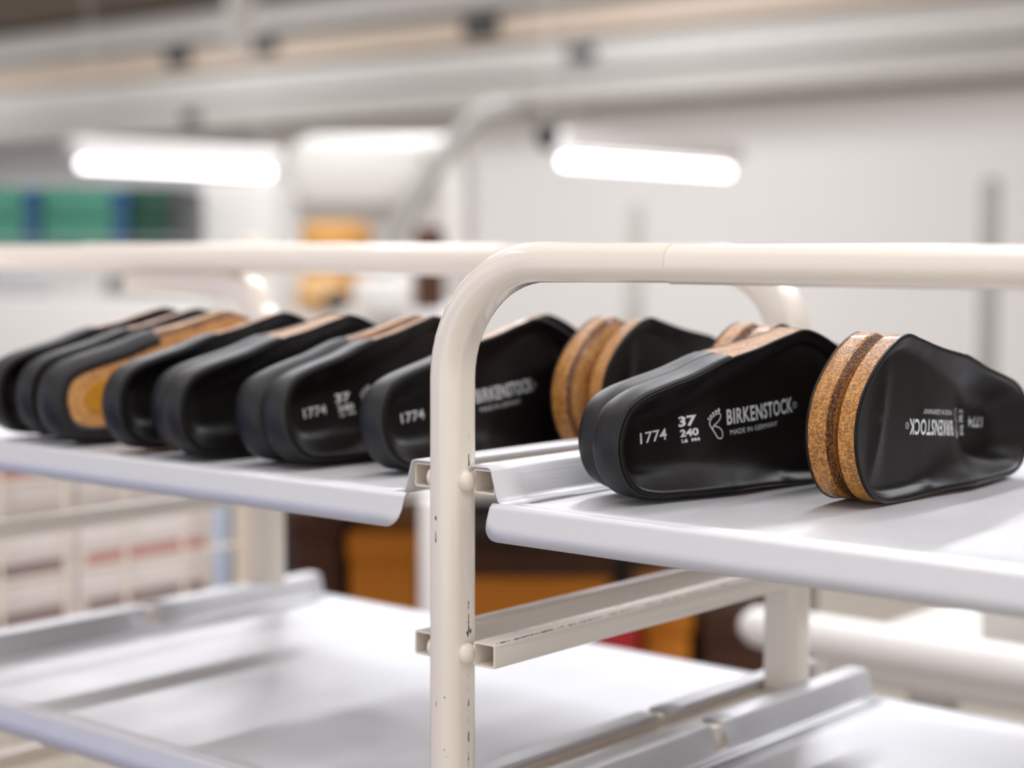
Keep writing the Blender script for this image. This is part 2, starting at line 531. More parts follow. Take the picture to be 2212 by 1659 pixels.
# ------------------------------------------------------------------ trays
def make_tray(x0, x1, ztop, y0=-0.002, y1=0.487, left=True, right=True):
    """sheet tray: hooks over the brackets at x0.. and ..x1; ztop = top of the hook"""
    t = empty('metal_tray', ((x0 + x1) / 2, y0, ztop - 0.022))
    ox, oz = (x0 + x1) / 2, ztop - 0.022
    H = 0.022
    notch = (0.247, 0.262)

    def hook(sg, xe):
        # profile from the inner lip to the floor, measured from the outer end of the tray
        pr = [(0.0004, H - 0.0035), (0.0006, H - 0.0012), (0.0016, H), (0.0160, H), (0.0180, H - 0.0006), (0.0190, H - 0.0022), (0.0235, 0.0045), (0.0250, 0.0014), (0.0272, 0.0), (0.034, 0.0)]
        segs = [(y0, notch[0]), (notch[1], y1 - 0.005)]
        bm = bmesh.new()
        for (a, b) in segs:
            prev = None
            nn = 8
            for i in range(nn + 1):
                y = a + (b - a) * i / nn
                ring = [bm.verts.new((xe + sg * u - ox, y - y0, v)) for u, v in pr]
                if prev:
                    for j in range(len(pr) - 1):
                        bm.faces.new((prev[j], prev[j + 1], ring[j + 1], ring[j]))
                prev = ring
        # lower half of the slope continues through the notch
        low = pr[6:]
        ra = [bm.verts.new((xe + sg * u - ox, notch[0] - y0, v)) for u, v in low]
        rb = [bm.verts.new((xe + sg * u - ox, notch[1] - y0, v)) for u, v in low]
        for j in range(len(low) - 1):
            bm.faces.new((ra[j], ra[j + 1], rb[j + 1], rb[j]))
        bmesh.ops.remove_doubles(bm, verts=bm.verts, dist=1e-5)
        o = fromb('side_hook', bm, M['tray'], t, angle=40)
        md = o.modifiers.new('thickness', 'SOLIDIFY')
        md.thickness = 0.0011
        md.offset = 0
        return o

    hook(1, x0)
    hook(-1, x1)
    # floor with shallow pressed panel, front and back bends and lips
    xs = [x0 + 0.034, x0 + 0.05, x0 + 0.12] + [x0 + 0.12 + (x1 - x0 - 0.24) * k / 8 for k in range(1, 8)] + [x1 - 0.12, x1 - 0.05, x1 - 0.034]
    ys = [(y0, 0.0), (y0 + 0.016, 0.0), (y0 + 0.0195, -0.0008), (y0 + 0.05, -0.0008), ((y0 + y1) / 2, -0.0008), (y1 - 0.05, -0.0008), (y1 - 0.0195, -0.0008), (y1 - 0.016, 0.0), (y1 - 0.003, 0.0)]
    bm = bmesh.new()
    g = [[bm.verts.new((x - ox, y - y0, z)) for x in xs] for y, z in ys]
    for i in range(len(ys) - 1):
        for j in range(len(xs) - 1):
            bm.faces.new((g[i][j], g[i][j + 1], g[i + 1][j + 1], g[i + 1][j]))
    o = fromb('tray_floor', bm, M['tray'], t, angle=40)
    md = o.modifiers.new('thickness', 'SOLIDIFY')
    md.thickness = 0.0011
    md.offset = -1

    def lip(sgn, yb, drop):
        bm = bmesh.new()
        xa, xb = x0 + 0.0215, x1 - 0.0215
        r = 0.011
        cols = [xa, xa + 0.001, xa + 0.0025, xa + 0.005, xa + 0.008, xa + r, xa + 0.03] + [xa + (xb - xa) * k / 10 for k in range(1, 10)] + [xb - 0.03, xb - r, xb - 0.008, xb - 0.005, xb - 0.0025, xb - 0.001, xb]
        grid = []
        for x in cols:
            dx = min(x - xa, xb - x)
            L = drop - (r - math.sqrt(max(0, r * r - (r - min(dx, r)) ** 2)))
            c = []
            for k in range(5):       # bend
                a = math.radians(68) * k / 4
                c.append((yb + sgn * 0.0045 * math.sin(a), -0.0045 * (1 - math.cos(a))))
            ya, za = c[-1]
            for k in (0.06, 0.5, 1.0):
                zz = za + (-L - za) * k
                c.append((ya + sgn * (za - zz) * math.tan(math.radians(20)), zz))
            grid.append([bm.verts.new((x - ox, yy - y0, zz)) for yy, zz in c])
        for i in range(len(cols) - 1):
            for j in range(len(grid[0]) - 1):
                bm.faces.new((grid[i][j], grid[i + 1][j], grid[i + 1][j + 1], grid[i][j + 1]))
        bmesh.ops.remove_doubles(bm, verts=bm.verts, dist=1e-5)
        o = fromb('front_lip' if sgn < 0 else 'rear_lip', bm, M['tray'], t, angle=40)
        md = o.modifiers.new('thickness', 'SOLIDIFY')
        md.thickness = 0.0011
        md.offset = 0
    lip(-1, y0, 0.0215)
    lip(1, y1 - 0.003, 0.012)
    return t


tL, tR = -PITCH + 0.0150, -0.0150
rL, rR = 0.0150, PITCH - 0.0150
tag(make_tray(tL, tR, ZA + 0.0016), 'upper left metal tray carrying the long row of footbeds', 'tray')
tag(make_tray(rL, rR, ZA + 0.0016), 'upper right metal tray carrying the printed footbed and two cork-ended footbeds', 'tray')
tag(make_tray(tL, tR, ZC + 0.0016), 'empty lower left metal tray with a bluish front edge', 'tray')
tag(make_tray(rL, rR, ZC + 0.0016), 'empty lower right metal tray cut by the bottom edge of the photo', 'tray')

# ------------------------------------------------------------------ footbeds
OUT = [[0.0, 0.0], [3.0, 15.0], [12.0, 26.0], [27.0, 31.6], [50.0, 34.6], [80.0, 37.2], [105.0, 39.4], [130.0, 42.0], [155.0, 45.4], [180.0, 48.6], [205.0, 49.4], [225.0, 42.8], [238.0, 28.3], [243.0, 10.2], [239.0, -9.2], [226.0, -26.9], [205.0, -43.9], [180.0, -55.6], [160.0, -54.0], [130.0, -49.2], [100.0, -45.8], [70.0, -38.8], [45.0, -34.8], [25.0, -31.0], [11.0, -25.0], [3.0, -14.0]]
OUT = [(a / 1000, b / 1000) for a, b in OUT]


def catmull(P, n):
    o = []
    N = len(P)
    for i in range(N):
        a, b, c, d = P[i - 1], P[i], P[(i + 1) % N], P[(i + 2) % N]
        for k in range(n):
            t = k / n
            o.append(tuple(0.5 * (2 * b[j] + (-a[j] + c[j]) * t + (2 * a[j] - 5 * b[j] + 4 * c[j] - d[j]) * t * t + (-a[j] + 3 * b[j] - 3 * c[j] + d[j]) * t ** 3) for j in (0, 1)))
    return o


def interp(x, xs, ys):
    if x <= xs[0]:
        return ys[0]
    for i in range(len(xs) - 1):
        if x <= xs[i + 1]:
            f = (x - xs[i]) / (xs[i + 1] - xs[i])
            return ys[i] + (ys[i + 1] - ys[i]) * f
    return ys[-1]


def rimh(u, v):
    t = u / 0.243
    b = interp(t, [0, .1, .25, .45, .6, .75, 1], [.030, .030, .029, .026, .021, .019, .018]) - 0.0022
    if v > 0:
        b += interp(t, [0, .2, .4, .6, .8, 1], [0, .001, .006, .003, 0, 0]) * min(1, v / 0.02)
    return b


def floorh(u, v):
    h = interp(u, [0, .03, .055, .070, .085, .096, .108, .15, .175, .195, .215, .243], [.0110, .0072, .0066, .0074, .0112, .0142, .0150, .0145, .0125, .0105, .0100, .0105])
    h += 0.0075 * math.exp(-((u - .100) / .034) ** 2) * max(0, min(1, (v + 0.002) / 0.034)) ** 1.3      # arch
    h += 0.0022 * math.exp(-((u - .130) / .018) ** 2 - ((v + 0.004) / .016) ** 2)                         # metatarsal pad
    h += 0.0028 * math.exp(-((u - .203 - 0.25 * v) / .0055) ** 2) * math.exp(-(v / .034) ** 4)            # toe bar
    return h


def make_footbed(right, lettered):
    """local frame: x heel->toe, y world-up side, z towards the foot.  right foot: inner side = +y"""
    sg = 1 if right else -1
    pl = catmull(OUT, 6)
    N = len(pl)

    def nrm(i):
        a, b = pl[i - 1], pl[(i + 1) % N]
        dx, dy = b[0] - a[0], b[1] - a[1]
        l = math.hypot(dx, dy)
        return (-dy / l, dx / l)
    nr = [nrm(i) for i in range(N)]
    cen = (0.12, 0.0)
    if (pl[3][0] - cen[0]) * nr[3][0] + (pl[3][1] - cen[1]) * nr[3][1] < 0:
        nr = [(-a, -b) for a, b in nr]

    def spine(p):
        u = min(max(p[0], 0.036), 0.200)
        return (u, 0.0 - 0.002 * (u > .1))

    def inner(i, r, dz):
        p = pl[i]
        q = (p[0] - nr[i][0] * 0.0030, p[1] - nr[i][1] * 0.0030)
        s = spine(p)
        x = s[0] + (q[0] - s[0]) * r
        y = s[1] + (q[1] - s[1]) * r
        f = floorh(x, y)
        t = p[0] / 0.243
        r0 = interp(t, [0, .3, .5, .65, 1], [.38, .42, .62, .87, .93])
        k = max(0, (r - r0) / (1 - r0))
        k = k * k * (3 - 2 * k) if t > .6 else k ** 1.8
        h = rimh(*p) - 0.0004
        return (x, y, f + (h - f) * k + dz)

    def wall(i, fw):
        """fw 0 (sole) .. 1 (rim)"""
        p = pl[i]
        t = p[0] / 0.243
        heel = interp(t, [0, .35, .5, 1], [1, .8, 0, 0])
        off = interp(fw, [0, .08, .25, .6, 1], [-.0050, -.0005, .0018, .0022, 0.0]) * heel + interp(fw, [0, .08, .17, .23, 1], [-.0058, -.0040, -.0010, 0, 0]) * (1 - heel)
        return (p[0] + nr[i][0] * off, p[1] + nr[i][1] * off, fw * rimh(*p))

    def rings_mesh(name, rings, m, close_first=False, close_last=True):
        bm = bmesh.new()
        R = [[bm.verts.new((a, b * sg, c)) for a, b, c in rg] for rg in rings]
        for k in range(len(R) - 1):
            for i in range(N):
                j = (i + 1) % N
                bm.faces.new((R[k][i], R[k][j], R[k + 1][j], R[k + 1][i]))
        if close_first:
            bm.faces.new(R[0][::-1])
        bmesh.ops.remove_doubles(bm, verts=bm.verts, dist=2e-5)
        return fromb(name, bm, m, None, angle=50)

    root = empty('footbed_right' if right else 'footbed_left')
    root.name = 'shoe_footbed'
    fws = [0, .04, .08, .12, .17, .20, .23, .28, .34, .45, .6, .8, .93, .97, 1]
    rg = [[(wall(i, 0)[0], wall(i, 0)[1], 0.0) for i in range(N)]]
    rg = [[wall(i, f) for i in range(N)] for f in fws]
    rg.append([(pl[i][0] - nr[i][0] * .0016, pl[i][1] - nr[i][1] * .0016, rimh(*pl[i]) - 0.0004) for i in range(N)])
    rr = [1, .97, .93, .88, .82, .74, .64, .5, .35, .18, 0.0]
    rg += [[inner(i, r, -0.0008) for i in range(N)] for r in rr]
    body = rings_mesh('cork_body', rg, M['cork'], close_first=True)
    body.parent = root
    body.data.materials.append(M['cork_sole'])
    body.data.materials.append(M['cork_cut_shade'])
    for p in body.data.polygons:
        if len(p.vertices) > 20:
            p.material_index = 1
            p.use_smooth = False
        else:
            c = p.center
            if c.z < 0.0040 and c.z < 0.17 * rimh(c.x, c.y * sg) and c.x > 0.1:
                p.material_index = 2
    # liner
    rg = [[(pl[i][0] + nr[i][0] * .0004, pl[i][1] + nr[i][1] * .0004, rimh(*pl[i]) - 0.0016) for i in range(N)],
          [(pl[i][0] + nr[i][0] * .0005, pl[i][1] + nr[i][1] * .0005, rimh(*pl[i]) - 0.0003) for i in range(N)],
          [(pl[i][0] - nr[i][0] * .0004, pl[i][1] - nr[i][1] * .0004, rimh(*pl[i]) + 0.0005) for i in range(N)],
          [(pl[i][0] - nr[i][0] * .0020, pl[i][1] - nr[i][1] * .0020, rimh(*pl[i]) + 0.0003) for i in range(N)]]
    rg += [[inner(i, r, 0.0) for i in range(N)] for r in rr]
    liner = rings_mesh('liner', rg, M['liner'])
    liner.parent = root

    # heel cover
    seam = 0.1015
    idx = [i for i in range(N) if pl[i][0] < seam]
    # order from one side round the heel to the other
    start = next(i for i in range(N) if pl[i][0] < seam and pl[i - 1][0] >= seam)
    arc = []
    i = start
    while pl[i % N][0] < seam:
        arc.append(i % N)
        i += 1
    prof = [(-1, 0), (0, 0), (.04, 0), (.08, 0), (.14, 0), (.25, 0), (.45, 0), (.6, 0), (.8, 0), (.97, 0)]
    bm = bmesh.new()
    R = []
    for f, _ in prof:
        ring = []
        for i in arc:
            p = pl[i]
            if f < 0:
                q = wall(i, 0)
                ring.append((q[0] - nr[i][0] * .0052, q[1] - nr[i][1] * .0052, -0.0005))
            else:
                q = wall(i, f)
                ring.append((q[0] + nr[i][0] * .0007, q[1] + nr[i][1] * .0007, q[2] - (0.0006 if f == 0 else 0)))
        # extend both ends exactly to the seam
        for e, a, b in ((0, arc[0], (arc[0] - 1) % N), (-1, arc[-1], (arc[-1] + 1) % N)):
            k = (seam - pl[a][0]) / (pl[b][0] - pl[a][0])
            qa = ring[e]
            qb = wall(b, max(f, 0))
            if f < 0:
                qb = (qb[0] - nr[b][0] * .0052, qb[1] - nr[b][1] * .0052, -0.0005)
            else:
                qb = (qb[0] + nr[b][0] * .0007, qb[1] + nr[b][1] * .0007, qb[2] - (0.0006 if f == 0 else 0))
            q = tuple(qa[j] + (qb[j] - qa[j]) * k for j in range(3))
            if e == 0:
                ring = [q] + ring
            else:
                ring = ring + [q]
        R.append([bm.verts.new((a, b * sg, c)) for a, b, c in ring])
    for k in range(len(R) - 1):
        for i in range(len(R[0]) - 1):
            bm.faces.new((R[k][i], R[k][i + 1], R[k + 1][i + 1], R[k + 1][i]))
    wrap = fromb('heel_cover', bm, M['wrap'], root, angle=60)
    md = wrap.modifiers.new('thickness', 'SOLIDIFY')
    md.thickness = 0.0008
    md.offset = 0
    # ochre oval set into the sole under the heel
    bm = bmesh.new()
    c0 = [bm.verts.new((0.046 + 0.021 * math.cos(a), 0.0145 * math.sin(a), -0.0002)) for a in [2 * PI * k / 32 for k in range(32)]]
    c1 = [bm.verts.new((0.046 + 0.0195 * math.cos(a), 0.013 * math.sin(a), -0.0008)) for a in [2 * PI * k / 32 for k in range(32)]]
    for k in range(32):
        bm.faces.new((c0[k], c0[(k + 1) % 32], c1[(k + 1) % 32], c1[k]))
    bm.faces.new(c1)
    fromb('heel_inset', bm, M['inset'], root)

    if lettered:
        lm = liner.data
        bvh = BVHTree.FromPolygons([v.co for v in lm.vertices], [tuple(p.vertices) for p in lm.polygons])
        out = bmesh.new()
        DY = -0.0045 if right else 0.0

        def drape(me, tx):
            b2 = bmesh.new()
            b2.from_mesh(me)
            for v in b2.verts:
                v.co = Vector(tx(v.co.x, v.co.y) + (0.05,))
            bmesh.ops.triangulate(b2, faces=b2.faces)
            for _ in range(2):
                es = [e for e in b2.edges if e.calc_length() > 0.0028]
                if es:
                    bmesh.ops.subdivide_edges(b2, edges=es, cuts=1)
                    bmesh.ops.triangulate(b2, faces=b2.faces)
            for v in b2.verts:
                hit = bvh.ray_cast(v.co, Vector((0, 0, -1)))
                v.co.z = (hit[0].z if hit[0] else 0.012) + 0.0003
            tmp = bpy.data.meshes.new('t')
            b2.to_mesh(tmp)
            b2.free()
            out.from_mesh(tmp)
            bpy.data.meshes.remove(tmp)

        def text(s, x0, x1, y0, y1, bold=0.0, space=1.0):
            cu = bpy.data.curves.new('t', 'FONT')
            cu.body = s
            cu.size = 1
            cu.offset = bold
            cu.space_character = space
            cu.resolution_u = 3
            ob = bpy.data.objects.new('t', cu)
            COL.objects.link(ob)
            bpy.context.view_layer.update()
            me = bpy.data.meshes.new_from_object(ob)
            xs = [v.co.x for v in me.vertices]
            ys_ = [v.co.y for v in me.vertices]
            a, b, c, d = min(xs), max(xs), min(ys_), max(ys_)
            drape(me, lambda X, Y: ((x0 + (x1 - x0) * (X - a) / (b - a)) / 1000, (y0 + (y1 - y0) * (Y - c) / (d - c)) / 1000 + DY))
            bpy.data.objects.remove(ob)
            bpy.data.meshes.remove(me)
            bpy.data.curves.remove(cu)

        def stroke(pts, wdt, closed=False):
            """thin drawn line, points in mm"""
            P = catmull(pts, 6) if closed else pts
            n = len(P)
            me = bpy.data.meshes.new('t')
            vs, fs = [], []
            for i in range(n):
                a = P[i - 1] if (closed or i) else P[i]
                b = P[(i + 1) % n] if (closed or i < n - 1) else P[i]
                dx, dy = b[0] - a[0], b[1] - a[1]
                l = math.hypot(dx, dy) or 1
                vs += [(P[i][0] - dy / l * wdt / 2, P[i][1] + dx / l * wdt / 2, 0), (P[i][0] + dy / l * wdt / 2, P[i][1] - dx / l * wdt / 2, 0)]
            for i in range(n if closed else n - 1):
                j = (i + 1) % n
                fs.append((2 * i, 2 * i + 1, 2 * j + 1, 2 * j))
            me.from_pydata(vs, [], fs)
            drape(me, lambda X, Y: (X / 1000, Y / 1000 + DY))
            bpy.data.meshes.remove(me)

        def dot(cx, cy, rx, ry):
            me = bpy.data.meshes.new('t')
            n = 14
            me.from_pydata([(cx + rx * math.cos(2 * PI * k / n), cy + ry * math.sin(2 * PI * k / n), 0) for k in range(n)], [], [tuple(range(n))])
            drape(me, lambda X, Y: (X / 1000, Y / 1000 + DY))
            bpy.data.meshes.remove(me)

        text('1774', 34.0, 57.0, -2.0, 5.3, 0.012)
        text('37', 67.0, 80.2, 4.2, 11.2, 0.035)
        text('240', 67.8, 81.3, -2.4, 2.6, 0.035)
        text('L6  M4', 68.6, 81.6, -6.1, -3.6, 0.035)
        text('BIRKENSTOCK', 102.6, 165.2, 1.4, 11.8, 0.022, 1.10)
        text('R', 167.0, 168.4, 5.0, 7.0, 0.0)
        ring = [(167.7 + 2.0 * math.cos(2 * PI * k / 10), 6.0 + 2.0 * math.sin(2 * PI * k / 10)) for k in range(10)]
        stroke(ring, 0.35, True)
        text('MADE IN GERMANY', 104.3, 148.5, -5.2, -1.9, -0.006)
        # drawn footprint: sole outline that narrows to a loop at the heel, five toes
        stroke([(96.6, -6.2), (98.0, -3.4), (97.0, -0.2), (94.4, 1.6), (92.6, 2.6), (96.2, 5.4), (97.8, 8.2), (96.6, 9.9), (93.4, 9.2), (90.4, 6.8), (89.4, 3.6), (91.2, 0.2), (92.8, -3.2), (94.2, -5.8)], 0.62, True)
        stroke([(92.6, 3.0), (91.3, 0.8), (90.9, -0.2)], 0.5)
        for k, (cx, cy, rx, ry) in enumerate([(96.4, 12.0, 0.95, 1.5), (94.2, 11.4, 0.7, 1.1), (92.2, 10.4, 0.65, 0.95), (90.4, 9.0, 0.6, 0.85), (88.9, 7.3, 0.6, 0.8)]):
            dot(cx, cy, rx, ry)
        fromb('lettering', out, M['print'], root)
    return root


PROTO = {}
for rt in (True, False):
    PROTO[rt] = make_footbed(rt, True)
FB_CAT = 'footbed'


def place(right, loc, head, tilt, lean, facing, label, group=None, letters=True):
    """facing +1: foot side looks to +X, -1: looks to -X.  updir is derived so the frame stays right-handed"""
    r = copy_tree(PROTO[right])
    if not letters:
        for ch in list(r.children):
            if ch.name.startswith('lettering'):
                bpy.data.objects.remove(ch)
    h = math.radians(head)
    a = Vector((math.cos(h), math.sin(h), 0))
    n = Vector((math.sin(h), -math.cos(h), 0))
    if n.x * facing < 0:
        n = -n
    k = Vector((0, 0, 1))
    t = math.radians(tilt)
    a, k = a * math.cos(t) + k * math.sin(t), -a * math.sin(t) + k * math.cos(t)
    l = math.radians(lean)
    n, k = n * math.cos(l) + k * math.sin(l), -n * math.sin(l) + k * math.cos(l)
    y = n.cross(a)
    m = Matrix((a, y, n)).transposed().to_4x4()
    mw = Matrix.Translation(Vector(loc)) @ m
    low = min((mw @ v.co).z for ch in r.children if ch.name.startswith(('cork_body', 'heel_cover')) for v in ch.data.vertices)
    mw = Matrix.Translation((0, 0, ZA + 0.0016 - 0.022 + 0.0002 - low)) @ mw
    r.matrix_world = mw
    tag(r, label, FB_CAT, group)
    return r


G = 'footbeds standing on their sides on the upper trays'


def pair(loc, head, tilt, lean, labels, back=(0.0, 0.0), dhead=0.0, letters=True):
    """front footbed with its foot side towards the viewer, partner sole to sole behind it"""
    x, y, z = loc
    h = math.radians(head)
    a = Vector((math.cos(h), math.sin(h), 0))
    n = Vector((math.sin(h), -math.cos(h), 0))
    if n.x < 0:
        n = -n
    # which foot: inner side points down in the photo for all of them
    fr = (n.cross(a)).z < 0       # local +y points down -> right foot has its inner side down
    if labels[0]:
        place(fr, loc, head, tilt, lean, 1, labels[0], G, letters)
    if labels[1]:
        p = Vector(loc) - n * (0.0028 + back[1]) + a * back[0]
        place(not fr, p, head + dhead, tilt, -lean, -1, labels[1], G, False)


pair((0.0783, 0.0423, 1.1188), 77.5, 4.64, -0.2, ('front black footbed on the right tray, heel to the viewer, white print 1774 fully readable', 'black heel just behind and left of the fully readable printed footbed'), back=(0.016, 0.001))
pair((0.1965, 0.3568, 1.1166), -87.5, 5.3, 1.9, ('footbed at the right edge, cork toe forward and its print upside down', 'cork-toed footbed between the readable footbed and the one at the right edge'))
pair((0.047, 0.4300, 1.1160), -84.0, 5.3, 2.0, ('cork toe peeking over the readable footbed, right one of the two', 'cork toe peeking over the readable footbed, left one of the two'), letters=False)
pair((-0.133, 0.0485, 1.1143), 86.2, 5.4, 6.4, ('footbed half hidden by the front post, its 1774 just left of the post', None))
place(False, (-0.1730, 0.1100, 1.1143), 86.5, 5.4, 6.0, 1, 'footbed whose dark toe edge peeks out above the cork strip right of the front post', G, False)
pair((-0.0740, 0.4540, 1.1115), -86.5, 5.5, 5.0, ('footbed right of the front post with cork toe and plain black inside', 'cork toe right of the front post, left one of the back-to-back two'), back=(0.012, 0.005), letters=False)
pair((-0.207, 0.0242, 1.1150), 89.3, 5.1, 8.0, ('second printed footbed left of the front post with a faint 1774', 'black heel directly left of the faint 1774 footbed'), back=(0.002, 0.001))
pair((-0.298, 0.0052, 1.1175), 85.5, 4.8, 2.0, ('dark footbed in mid row left of the faint 1774 pair, foot side in deep shade', 'heel seen as a thin rim left of the deep-shade mid row footbed'), back=(0.012, 0.0), letters=False)
pair((-0.372, 0.0060, 1.1165), 87.0, 4.8, 4.0, ('black footbed covering the right side of the exposed cork sole', None), letters=False)
place(True, (-0.4230, 0.0010, 1.1170), 86.0, 4.8, -3.0, -1, 'footbed turned away showing its cork sole with an ochre oval', G, False)
pair((-0.4950, 0.0120, 1.1165), 86.0, 4.8, 3.0, ('footbed left of the exposed cork sole, second from the left end', None), letters=False)
pair((-0.5400, 0.0120, 1.1165), 86.0, 4.8, 3.0, ('leftmost footbed, cut by the left edge of the photo', None), letters=False)

for r in PROTO.values():
    for ch in list(r.children):
        bpy.data.objects.remove(ch)
    bpy.data.objects.remove(r)
# ------------------------------------------------------------------ hall background
def hbox(name, a, b, y0, y1, z0, z1, m, parent=None, bev=0.0):
    return box(name, a, b, y0, y1, z0, z1, m, parent, bev)


# services running along the back wall
tag(hbox('air_duct', -15.5, 5, 7.45, 7.95, 2.75, 2.96, M['white'], None, 0.02), 'white air duct, topmost of the services on the back wall', 'duct')
tag(hbox('cable_tray', -15.5, 5, 7.5, 7.95, 2.69, 2.735, M['midgrey']), 'dark cable tray directly under the white air duct', 'cable tray')
tag(hbox('support_beam', -15.5, 5, 7.40, 7.95, 2.52, 2.68, M['beige'], None, 0.01), 'beige beam below the dark cable tray', 'beam')
tag(hbox('grey_duct', -15.5, 5, 7.40, 7.95, 2.30, 2.49, M['offwhite'], None, 0.02), 'pale grey duct below the beige beam', 'duct')
tag(hbox('wall_trunking', -15.5, 5, 7.35, 7.95, 2.12, 2.27, M['grey'], None, 0.01), 'darker grey trunking, lowest of the wall services', 'trunking')
tag(hbox('roof_beam', -15.5, 5, 7.0, 7.9, 3.0, 3.3, M['roof']), 'brown-grey roof beam at the top left above the white duct', 'beam')
for px, py, s, lab in ((385, 124, 0.12, 'dark pipe clamp where the left end of the beige beam begins'), (420, 255, 0.10, 'dark pipe clamp lowest at the left, above the left work lamp'), (1040, 58, 0.13, 'dark pipe clamp at the top above the bent post'), (1255, 116, 0.09, 'dark pipe clamp right of the one above the bent post'), (570, 100, 0.11, 'dark pipe clamp just right of the short white vertical pipe')):
    p = W(px, py, 11.0)
    p = CAM + (p - CAM) * ((7.38 - CAM.y) / (p.y - CAM.y))
    tag(hbox('pipe_clamp', p.x - s, p.x + s, 7.345, 7.405, p.z - s * 0.5, p.z + s * 0.5, M['rubber'], None, 0.01), lab, 'clamp', 'pipe clamps')
p = W(518, 65, 10.3)
tag(hbox('drop_pipe', p.x - 0.06, p.x + 0.06, p.y - 0.06, p.y + 0.06, p.z - 0.13, 3.7, M['grey'], None, 0.02), 'short white vertical pipe crossing the upper left ducts', 'pipe')

# lit work lamps over the benches
for (px, py, d, lab) in ((388, 364, 8.2, 'lit fluorescent work lamp above the green crates'), (1405, 360, 7.0, 'lit fluorescent work lamp above the white cabinets')):
    c = W(px, py, d)
    r = empty('work_lamp', c)
    tag(r, lab, 'lamp', 'lit work lamps')
    lathe('tube', [(0, -0.55), (0.020, -0.55), (0.020, 0.55), (0, 0.55)], M['tube'], r, 20, 'Y')
    bm = sweep([(0, -0.66, 0.05), (0, 0, 0.05), (0, 0.66, 0.05)], [(-0.0, 0.02), (-0.10, -0.06), (-0.105, -0.06), (-0.02, 0.05), (0.02, 0.05), (0.105, -0.06), (0.10, -0.06)], (0, 0, 1))
    bm.free()
    bm = bmesh.new()
    abox(bm, -0.05, 0.05, -0.60, 0.60, 0.035, 0.11, 0.01)
    fromb('reflector', bm, M['white'], r, angle=30)
    for yy in (-0.5, 0.5):
        box('hanger', -0.0015, 0.0015, yy - 0.0015, yy + 0.0015, 0.11, 3.7 - c.z - 0.0, M['grey'], r)
    ld = bpy.data.lights.new('lamp_light', 'AREA')
    ld.shape = 'RECTANGLE'
    ld.size = 0.1
    ld.size_y = 1.2
    ld.energy = 0.6
    lo = bpy.data.objects.new('lamp_light', ld)
    COL.objects.link(lo)
    lo.parent = r
    lo.location = (0, 0, -0.035)


def span(px0, px1, py0, py1, d, depth):
    """axis-aligned extents of a block whose front centre is at depth d"""
    c = W((px0 + px1) / 2, (py0 + py1) / 2, d)
    hw = (px1 - px0) / FPX * d / 2
    hh = (py1 - py0) / FPX * d / 2
    return c, hw, hh


def facing_block(name, px0, px1, py0, py1, d, depth, m, parent=None, bev=0.01, zmin=None):
    """block standing square to the walkway (turned about 40 degrees), front face centred at the pixel range"""
    c, hw, hh = span(px0, px1, py0, py1, d, depth)
    o = box(name, -hw, hw, 0, depth, (zmin - c.z if zmin is not None else -hh), hh, m, parent, bev)
    o.location = c
    o.rotation_euler = (0, 0, math.atan2(0.6465, 0.7629))
    return o


# green crates on a shelf
sh = facing_block('crate_shelf', -160, 402, 562, 578, 5.0, 0.5, M['white'], bev=0.004)
tag(sh, 'white shelf board under the green crates at the left', 'shelf')
ct = 0
rotz = math.atan2(0.6465, 0.7629)
for row, (y0, y1) in enumerate(((517, 561), (466, 512), (405, 461))):
    for col, (x0, x1) in enumerate(((-150, 78), (92, 270), (285, 392))):
        mm = M['green'] if col < 2 else M['dgreen']
        c, hw, hh = span(x0, x1, y0, y1, 5.0, 0.4)
        r = empty('plastic_crate', c)
        r.rotation_euler = (0, 0, rotz)
        bm = bmesh.new()
        abox(bm, -hw, hw, 0, 0.3, -hh, hh * 0.72, 0.004)
        fromb('crate_body', bm, mm, r, angle=30)
        box('rim', -hw - 0.006, hw + 0.006, -0.008, 0.308, hh * 0.72, hh, M['green'] if col < 2 else M['dgreen'], r, 0.003)
        box('corner_panel', hw - 0.035, hw + 0.008, -0.010, 0.31, -hh, hh * 0.7, M['blue'] if col < 2 else M['rubber'], r, 0.003)
        tag(r, '%s crate on the left shelf, %s stack, %s' % (('green', 'green', 'dark green')[col], ('left', 'middle', 'right')[col], ('lowest', 'middle', 'topmost')[row]), 'crate', 'green crates on the left shelf')
        ct += 1

o = facing_block('low_cabinet', -160, 405, 642, 1000, 4.9, 0.5, M['offwhite'], zmin=0.0)
tag(o, 'white low cabinet under the crate shelf at the left', 'cabinet')
for px0, px1, mm, lab in ((95, 225, M['grey'], 'grey box on the low cabinet below the crates, left one'), (232, 400, M['midgrey'], 'dark grey box on the low cabinet below the crates, right one')):
    o = facing_block('document_box', px0, px1, 594, 641, 4.95, 0.3, mm)
    tag(o, lab, 'box')

# tall white cabinet beside the crates
o = facing_block('storage_cabinet', 436, 596, 395, 900, 5.4, 0.5, M['offwhite'], zmin=0.0)
tag(o, 'pale grey cabinet between the green crates and the golden cork blocks', 'cabinet')

